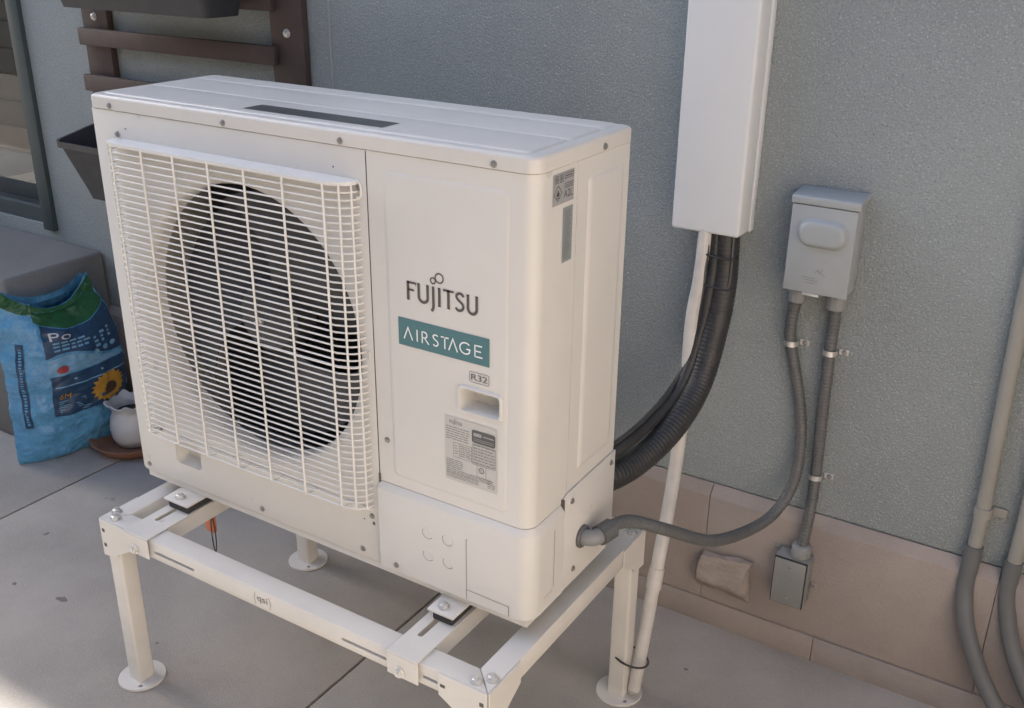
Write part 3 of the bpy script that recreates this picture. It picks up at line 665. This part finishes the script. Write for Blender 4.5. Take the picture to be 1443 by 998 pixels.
B().tube(spline([(UW + .005, .169, .0765), (.957, .1695, .0767), (.967, .176, .0772), (.972, .190, .078), (.977, .205, .080)], 6), .0145, 14).obj('body', 'fit', el, smooth=True, ang=50)
B().tube([(.9715, .184, .0785), (.974, .193, .0790), (.979, .211, .0808), (.9795, .213, .081)], .019, 10).obj('gland_nut', 'cond', el, smooth=True, ang=30)
c2 = thing('flexible_conduit', (1.19, .735, GZ + .28), 'straight grey conduit running down from the disconnect box to the small junction box', 'conduit')
pth2 = spline([(1.1868, .727, .395), (1.186, .735, .340), (1.1846, .738, .3035), (1.1879, .738, .1482), (1.1923, .738, .0008), (1.1945, .722, -.085), (1.1925, .706, -.165)], 12)
ribbed(pth2, .0117, .0080, .0006).obj('hose', 'cond', c2, smooth=True, ang=80)
connector(c2, (1.1868, .727, DZ0), .0175, -.034, -.0005)
# straps
def strap(p, label, r=.0128):
    x, y, z = p
    t = thing('conduit_strap', (x, WY, z), label, 'strap', 'one-hole conduit straps on the wall')
    B().tube([(x + r * math.cos(a), y - r * math.sin(a) * 1.02, z) for a in [-.7 + k * (PI + 1.2) / 16 for k in range(17)]], .0016, 4).obj('rim', 'zinc', t, smooth=True)
    b = B(); A = [-.5 + k * (PI + .9) / 16 for k in range(17)]
    rg = []
    for dz in (-.0055, .0055):
        for rad in ((r + .0003, r + .0016) if dz < 0 else (r + .0016, r + .0003)):
            rg.append([(x + rad * math.cos(a), y - rad * math.sin(a), z + dz) for a in A])
    rg.append(rg[0]); b.loft(rg, False, False, closed=False).obj('band', 'zinc', t, smooth=True, ang=50)
    B().box(x + r + .001, x + r + .0205, WY - .0035, WY - .0012, z - .0062, z + .0062).obj('tab', 'zinc', t, bevel=.0008, seg=1)
    put(HW['screw', 'y'], 'screw', t, (x + r + .012, WY - .0035, z))
strap((1.1060, .7385, .2830), 'zinc strap holding the curved conduit below the disconnect box')
strap((1.1853, .7385, .2800), 'upper zinc strap on the straight conduit below the disconnect box')
strap((1.1922, .7385, .0010), 'lower zinc strap on the straight conduit just above the footing')
# junction box
JX0, JX1, JY, JZ0, JZ1 = 1.1445, 1.2155, .682, -.296, -.181
jb = thing('junction_box', (1.18, FY, JZ0), 'small grey metal junction box with a blank plate on the tan footing', 'junction box')
B().box(JX0 + .001, JX1 + .001, JY + .004, FY - .001, JZ0 + .001, JZ1 + .002).obj('body', 'fit', jb, bevel=.004)
B().box(JX0 + .0005, JX1 + .0002, JY + .0018, JY + .0036, JZ0 + .0005, JZ1 + .0005).obj('gasket', 'rub', jb)
jp = B().box(JX0 + .0025, JX1 - .0020, JY - .0012, JY + .0016, JZ0 + .0025, JZ1 - .0020).obj('cover_plate', 'jbox', jb, bevel=.0012)
for z in (JZ0 + .019, JZ1 - .018): put(TINY['y'], 'screw', jp, ((JX0 + JX1) / 2, JY - .0012, z))
connector(jb, (1.1925, .706, JZ1 + .0021), .0185, 0, .030)
B().box(JX0 - .014, JX0 + .0005, FY - .004, FY - .0012, JZ1 - .012, JZ1 + .004).obj('ear', 'fit', jb, bevel=.001); put(TINY['y'], 'screw', jb, (JX0 - .008, FY - .004, JZ1 - .003))
B().box(JX1 + .0015, JX1 + .016, FY - .004, FY - .0012, JZ0 + .032, JZ0 + .048).obj('ear', 'foot', jb, bevel=.001); put(TINY['y'], 'screw', jb, (JX1 + .010, FY - .004, JZ0 + .040))
# line set
ls = thing('line_set', (.955, .71, GZ + .5), 'black insulated refrigerant pipes curving from the duct cover to the heat pump', 'pipe')
t1 = spline([(.9557, .713, .54), (.9600, .711, .4692), (.9640, .706, .3896), (.9620, .690, .3017), (.9563, .64, .1919), (.9454, .55, .130), (.9220, .46, .092), (.8980, .375, .082), (.870, .33, .085), (.84, .296, .09)], 12)
ribbed(t1, .0272, .0090, .00045, 20).obj('suction_pipe', 'ins', ls, smooth=True, ang=80)
t2 = spline([(.9420, .700, .54), (.9450, .694, .45), (.9440, .688, .3906), (.9370, .672, .285), (.9271, .615, .186), (.9138, .52, .147), (.8974, .38, .132), (.87, .33, .13), (.84, .296, .13)], 12)
ribbed(t2, .0125, .006, .0003, 16).obj('liquid_pipe', 'ins', ls, smooth=True, ang=80)
t3 = spline([(.9300, .685, .54), (.9330, .680, .42), (.9290, .676, .32), (.9200, .645, .225), (.9120, .56, .176), (.9020, .43, .152), (.885, .34, .150), (.85, .296, .15)], 12)
B().tube(t3, .0045, 8).obj('control_cable', 'cable', ls, smooth=True)
t4 = spline([(.9790, .695, .54), (.9830, .690, .42), (.9790, .686, .385), (.9715, .686, .376)], 12)
B().tube(t4, .0035, 8).obj('control_cable', 'cable', ls, smooth=True)
for pz in (.4520, .3890):
    b = B(); c_ = (.945, .697, pz); b.loop([(c_[0] + .042 * math.cos(2 * PI * k / 28) + .004, c_[1] + .021 * math.sin(2 * PI * k / 28), c_[2] - .004 * math.cos(2 * PI * k / 28)) for k in range(28)], .0024, 6)
    b.obj('cable_tie', 'rub', ls, smooth=True)
# drain pipe
dp = thing('drain_pipe', (.96, .41, GZ), 'white plastic drain pipe slanting down from the duct cover to a stand leg', 'pipe')
dpath = spline([(.9230, .690, .54), (.9235, .686, .4756), (.9215, .683, .3983), (.9165, .672, .3131), (.9290, .640, .200), (.9445, .590, .095), (.9590, .53, -.0211), (.9654, .47, -.1657), (.9640, .437, -.30), (.9600, .410, -.430)], 10)
tb = B().tube(dpath, .0138, 18, cap=False); tb.tube(dpath[-14:], .0112, 18, cap=False)
tb.obj('pipe', 'pvc', dp, smooth=True)
B().lathe([(.0111, 0), (.0139, 0), (.0139, .002), (.0111, .002)], (.9598, .4095, -.4315), 'z', 18, cap=False).obj('pipe_end', 'pvc', dp)
i0 = min(range(len(dpath)), key=lambda i: abs(dpath[i].z + .185)); pA, pB = dpath[i0 - 2], dpath[i0 + 2]
cd = (pB - pA).normalized(); pm = dpath[i0]
B().tube([pm - cd * .022, pm - cd * .0205, pm + cd * .0205, pm + cd * .022], .0160, 18).obj('coupling', 'pvc', dp, smooth=True, ang=40)
ct = B().loop([Vector((.9445 + .0405 * math.cos(a) * (1 if math.cos(a) > 0 else .9), .4130 + .029 * math.sin(a), -.352 - .006 * math.cos(a))) for a in [2 * PI * k / 32 for k in range(32)]], .0022, 6).obj('cable_tie', 'rub', smooth=True)
tag(ct, 'black cable tie strapping the white drain pipe to the stand leg', 'cable tie')
# right-edge conduits
r1 = thing('wall_conduit', (1.51, .735, GZ), 'painted grey conduit with a strap, left of the two at the right edge', 'conduit', 'conduits at the right edge')
B().tube([(1.5035, .738, 2.2), (1.5065, .738, .4336), (1.5144, .738, .0276), (1.5138, .738, -.055)], .0135, 16).obj('pipe', 'ppipe', r1, smooth=True)
B().tube(spline([(1.5136, .737, -.052), (1.5134, .735, -.0914), (1.514, .728, -.1501), (1.5316, .707, -.2158), (1.5731, .688, -.2972), (1.6199, .670, -.3576), (1.668, .655, -.41), (1.70, .650, -.455)], 10), .0165, 16).obj('bend', 'dpipe', r1, smooth=True)
B().lathe([(.0165, -.010), (.0165, .010)], (1.5145, .738, .0250), 'z', 18).obj('strap', 'ppipe', r1, smooth=True, ang=40)
B().box(1.530, 1.556, WY - .006, WY - .001, .0155, .0345).obj('strap', 'ppipe', r1, bevel=.001)
r2 = thing('wall_conduit', (1.59, .735, GZ), 'painted grey conduit at the extreme right edge, right of the strapped one', 'conduit', 'conduits at the right edge')
B().tube([(1.592, .738, 2.2), (1.5885, .738, .0215), (1.5870, .738, -.065)], .0135, 16).obj('pipe', 'ppipe', r2, smooth=True)
B().tube(spline([(1.5868, .737, -.062), (1.5880, .735, -.1389), (1.6110, .720, -.2202), (1.6500, .700, -.2926), (1.70, .68, -.36), (1.745, .665, -.42), (1.76, .66, -.455)], 10), .0165, 16).obj('bend', 'dpipe', r2, smooth=True)
# paver leaning on the footing
b = B()
b.loft([[(.972, FY - .004, -.258), (1.087, FY - .004, -.243), (1.089, FY - .004, -.352), (.966, FY - .004, -.350)],
        [(.978, FY - .030, -.252), (1.090, FY - .030, -.236), (1.072, FY - .034, -.322), (.966, FY - .034, -.318)]])
bmesh.ops.subdivide_edges(b.bm, edges=b.bm.edges, cuts=7, use_grid_fill=True)
for v in b.bm.verts:
    k = mnoise.noise_vector(v.co * 70) * .0035 + mnoise.noise_vector(v.co * 24) * .006; v.co += Vector((k.x, k.y * .6, k.z))
tag(b.obj('concrete_block', 'paver', smooth=True, ang=60, at=(1.03, FY, -.35)), 'rough tan concrete block stuck against the footing beside the junction box', 'block')

# ================================================================== LEFT BACKGROUND
tr = thing('trellis', (-.58, WY, GZ + .5), 'brown wooden trellis fixed to the wall behind the heat pump', 'trellis')
for xa, xb in ((-1.000, -.893), (-.270, -.163)): B().box(xa, xb, WY - .022, WY - .001, .56, 1.35).obj('post', 'wood', tr, bevel=.002)
for k in range(-1, 5):
    zt_ = .768 + .128 * k
    B().box(-1.004 - .004 * (k % 2), -.247, WY - .040, WY - .0225, zt_ - .046, zt_).obj('rail', 'wood', tr, bevel=.002)
for x, z in ((-.945, .8), (-.215, .800)): put(HW['bolt', 'y'], 'screw', tr, (x, WY - .022, z))
def planter(z0, label):
    t = thing('planter', (-.57, .62, z0), label, 'planter', 'black planters hung on the trellis')
    h = .165
    R0 = rrect(-.842, -.300, .560, .670, .018); R1 = rrect(-.880, -.262, .500, .700, .022)
    def ring(q, z, k=1.):
        return [(-.57 + (a_[0] + (c[0] - a_[0]) * q + .57) * k, .6 + (a_[1] + (c[1] - a_[1]) * q - .6) * k, z + .2 * max(0, z - z0) / h * (a_[1] + (c[1] - a_[1]) * q - .5)) for a_, c in zip(R0, R1)]
    rg = [ring(0, z0), ring(.1, z0 + h * .12), ring(.85, z0 + h * .89), ring(1., z0 + h * .90), ring(1., z0 + h), ring(1., z0 + h, .975), ring(.8, z0 + h * .88, .97), ring(.1, z0 + .02, .96)]
    B().loft(rg, True, False).obj('trough', 'plant', t, smooth=True)
    B().loft([ring(.6, z0 + h * .66, .95), ring(.6, z0 + h * .67, .95)]).obj('soil', 'psoil', t)
    for x in (-.72, -.42): B().box(x, x + .02, .690, WY - .041, z0 + h * .75, z0 + h * .95).obj('hook', 'plant', t)
planter(.334, 'lower black planter on the trellis, half hidden by the heat pump')
planter(.841, 'upper black planter on the trellis at the top edge of the photo')
# potting-soil bag
bag = thing('soil_bag', (-1.0, .46, GZ), 'blue plastic bag of potting soil with a sunflower picture, against the ledge', 'bag')
def cr3(P, t):
    q = spline([(p[0], p[1], p[2]) for p in P], 20); i = min(len(q) - 1, max(0, t * (len(q) - 1))); k = min(int(i), len(q) - 2)
    return q[k].lerp(q[k + 1], i - k)
EA = [(-.950, .605, -.449), (-.925, .635, -.33), (-.925, .648, -.20), (-.945, .640, -.06), (-.985, .600, .078)]
EB = [(-.962, .385, -.449), (-.940, .372, -.33), (-.938, .375, -.20), (-.952, .392, -.07), (-.985, .410, .035)]
EC = [(-1.018, .308, -.449), (-1.022, .312, -.33), (-1.030, .322, -.20), (-1.030, .330, -.06), (-1.010, .345, .088)]
ED = [(-1.062, .610, -.449), (-1.068, .630, -.33), (-1.068, .635, -.20), (-1.060, .630, -.06), (-1.012, .606, .074)]
CA = {k: [cr3(v, t / 60) for t in range(61)] for k, v in dict(A=EA, B=EB, C=EC, D=ED).items()}
def edge(k, t):
    i = max(0, min(59.999, t * 60)); j = int(i); return CA[k][j].lerp(CA[k][j + 1], i - j)
def face(k0, k1, s, t, bul, off=0):
    p, q = edge(k0, t), edge(k1, t); m = p.lerp(q, s)
    n = (q - p).cross(Vector((0, 0, 1))).normalized()
    e = math.sin(PI * min(1, max(0, s))) ** .8
    m = m + n * (bul * e * (math.sin(PI * min(1, t * 1.02 + .06)) ** .6 if t < .93 else .3) + off)
    m.z -= .045 * e * max(0, t - .55) ** 2 / .2 * (1 if k0 == 'B' or k0 == 'D' else .2)
    w = mnoise.noise(m * 20) * .010 + (.5 - abs(mnoise.noise(Vector((m.x * 30, m.y * 34, m.z * 60)) + Vector((3, 1, 7))))) * .007 + .004 * math.sin(40 * t + 7 * s) * (abs(s - .5) * 2) ** 3
    return m + n * w * (1 if t > .02 else .3)
rg = []; T = 90
for j in range(T + 1):
    t = j / T; r = [face('C', 'B', k / 8, t, .012) for k in range(8)] + [face('B', 'A', k / 40, t, .040) for k in range(40)] + [face('A', 'D', k / 8, t, .012) for k in range(8)] + [face('D', 'C', k / 14, t, .006) for k in range(14)]
    rg.append(r)
B().loft(rg, True, False).obj('sack', 'bagb', bag, smooth=True, ang=80)
def patch(name, mt, s0, s1, t0, t1, off, k0='B', k1='A', bul=.040, fs=None, par=bag, ns=30, nt_=22):
    b = B(); vs = []
    for j in range(nt_ + 1):
        for i in range(ns + 1):
            s = s0 + (s1 - s0) * i / ns; ta, tb_ = (t0(s) if callable(t0) else t0), (t1(s) if callable(t1) else t1)
            vs.append(face(k0, k1, s, ta + (tb_ - ta) * j / nt_, bul, off))
    b.add(vs, [(j * (ns + 1) + i, j * (ns + 1) + i + 1, (j + 1) * (ns + 1) + i + 1, (j + 1) * (ns + 1) + i) for j in range(nt_) for i in range(ns)])
    return b.obj(name, mt, par, smooth=True)
patch('green_band', 'bagg', .0, 1., lambda s: .86 - .02 * s - .05 * math.sin(PI * s) , .995, .0012)
patch('green_band', 'bagg', .0, 1., .90, .995, .0012, 'C', 'B', .012)
patch('navy_print', 'bagn', .05, .99, lambda s: .600 + .055 * math.sin(4.2 * s + .6) + .03 * s, lambda s: .855 - .02 * s - .05 * math.sin(PI * s), .0012)
pp = patch('navy_print', 'bagn', .07, .985, .305, .540, .0012)
patch('pale_print', 'bagl', .07, .98, .545, lambda s: .585 + .055 * math.sin(4.2 * s + .6) + .03 * s, .0012)
patch('pale_line', 'bagl', .10, .97, .478, .484, .0020, nt_=2, par=pp)
FaceM = lambda off: (lambda u, v: face('B', 'A', u, v, .040, off))
b = B(); text(b, 'Po', .12, .36, .745, .795, FaceM(.0032)); b.obj('lettering', 'bagw', bag)
b = B(); rnd = random.Random(5)
for v in (.722, .700, .678):
    u = .14
    while u < .50: l = rnd.uniform(.04, .09); quad(b, u, u + l, v, v + .011, FaceM(.0032)); u += l + .02
quad(b, .30, .33, .505, .515, FaceM(.0032)); quad(b, .62, .65, .508, .518, FaceM(.0032))
for v in (.390, .378, .366, .354, .342, .330, .318): quad(b, .12, .12 + rnd.uniform(.2, .34), v, v + .0045, FaceM(.0032))
for v in (.70, .676, .652):
    for u in (.62, .72, .82): quad(b, u, u + rnd.uniform(.03, .07), v + .02 * math.sin(u * 9), v + .014 + .02 * math.sin(u * 9), FaceM(.0032))
for u in (.46, .60, .74, .86): b.add([FaceM(.0034)(u + .04 * math.cos(a), .60 + .014 * math.sin(a) + .03 * u) for a in [2 * PI * k / 10 for k in range(10)]], [tuple(range(10))])
b.obj('lettering', 'bagl', bag)
b = B(); text(b, '6M', .13, .24, .405, .44, FaceM(.0032)); b.obj('lettering', 'bagy', bag)
b = B(); b.add([FaceM(.0032)(.20 + .065 * math.cos(a), .575 + .020 * math.sin(a)) for a in [2 * PI * k / 20 for k in range(20)]], [tuple(range(20))]); b.obj('red_seal', 'bagr', bag)
fw = link('sunflower_picture', None, bag, face('B', 'A', .68, .40, .04, .002) - org(bag))
for k in range(18):
    a = 2 * PI * k / 18 + .1; b = B(); c = (.69, .405); M_ = FaceM(.0052 + .0004 * (k % 3))
    us = [(.05, -.05), (.16, -.16), (.24, 0), (.16, .16), (.05, .05)] if 0 else [(.10, -.55), (.75, -.75), (1.0, 0), (.75, .75), (.10, .55)]
    b.add([M_(c[0] + .235 * (p * math.cos(a) - .22 * q * math.sin(a)), c[1] + .088 * (p * math.sin(a) + .22 * q * math.cos(a))) for p, q in us], [(0, 1, 2, 3, 4)])
    b.obj('petal', 'bagy', fw)
b = B(); M_ = FaceM(.0085); b.add([M_(.70 + .085 * math.cos(2 * PI * k / 16), .395 + .030 * math.sin(2 * PI * k / 16)) for k in range(16)], [tuple(range(16))]); b.obj('flower_disc', 'bagbr', fw)
patch('side_strip', 'bagn', .42, .66, .25, .74, .0015, 'C', 'B', .012, ns=4)
b = B(); v = .27; SM = lambda u, v: face('C', 'B', u, v, .012, .0026)
while v < .71: l = rnd.uniform(.006, .014); quad(b, .50, .585, v, v + l, SM); v += l + .006
b.obj('lettering', 'bagb', bag)
# ruffled pot and its saucer
PC = (-.838, .585)
sc_ = B().lathe([(.085, 0), (.105, .001), (.128, .030), (.131, .034), (.127, .035), (.120, .031), (.100, .008), (.0, .007)], (PC[0], PC[1], GZ), 'z', 48, cap=False).obj('saucer', 'terra', smooth=True, ang=50, at=(PC[0], PC[1], GZ))
tag(sc_, 'terracotta saucer on the patio under the white pot', 'saucer')
pt = thing('flower_pot', (PC[0], PC[1], GZ + .0075), 'small white ceramic pot with a ruffled rim, standing in the terracotta saucer', 'pot')
rg = []; n = 64
for r, h, w_ in ((.044, .0, 0), (.054, .004, 0), (.064, .030, 0), (.067, .060, 0), (.063, .090, 0), (.055, .108, 0), (.053, .118, .1), (.060, .132, .6), (.069, .143, 1), (.066, .145, 1), (.056, .135, .6), (.048, .118, 0), (.050, .10, 0)):
    rg.append([(PC[0] + (r + .006 * w_ * math.cos(9 * a)) * math.cos(a), PC[1] + (r + .006 * w_ * math.cos(9 * a)) * math.sin(a), GZ + .0075 + h + .006 * w_ * math.cos(9 * a + .8)) for a in [2 * PI * k / n for k in range(n)]])
B().loft(rg, True, False).obj('body', 'cer', pt, smooth=True, ang=70)
B().lathe([(.0495, 0), (.0495, .002), (.02, .006), (.0, .007)], (PC[0], PC[1], GZ + .110), 'z', 32).obj('soil', 'psoil', pt, smooth=True)
# orange tag with a black cord under the stand's left channel
ot = thing('orange_tag', (.12, .1, -.20), 'orange tag with a black cord loop hanging under the heat pump', 'tag')
B().prism(rrect(.038, .068, -.197, -.150, .006), 1, .105, .112).obj('tag', 'orange', ot, bevel=.0015)
B().loop([(.069 + .006 * math.sin(a), .10, -.195 + .045 * math.cos(a)) for a in [2 * PI * k / 24 for k in range(24)]], .0014, 6).obj('cord', 'rub', ot, smooth=True)
B().tube(spline([(.057, .1085, -.152), (.066, .104, -.135), (.085, .10, -.095), (.105, .10, -.046)], 5), .0014, 6).obj('cord', 'rub', ot, smooth=True)

for o in S.objects:      # fine print, too small to pick apart
    if o.name.split('.')[0] in ('printed_text', 'lettering', 'embossed_mark', 'pin_hole_shade'): o['kind'] = 'stuff'
# ------------------------------------------------------------------ the patio becomes z = 0
for o in S.objects:
    if o.parent is None and o.type not in ('CAMERA', 'LIGHT'): o.location.z += OZ
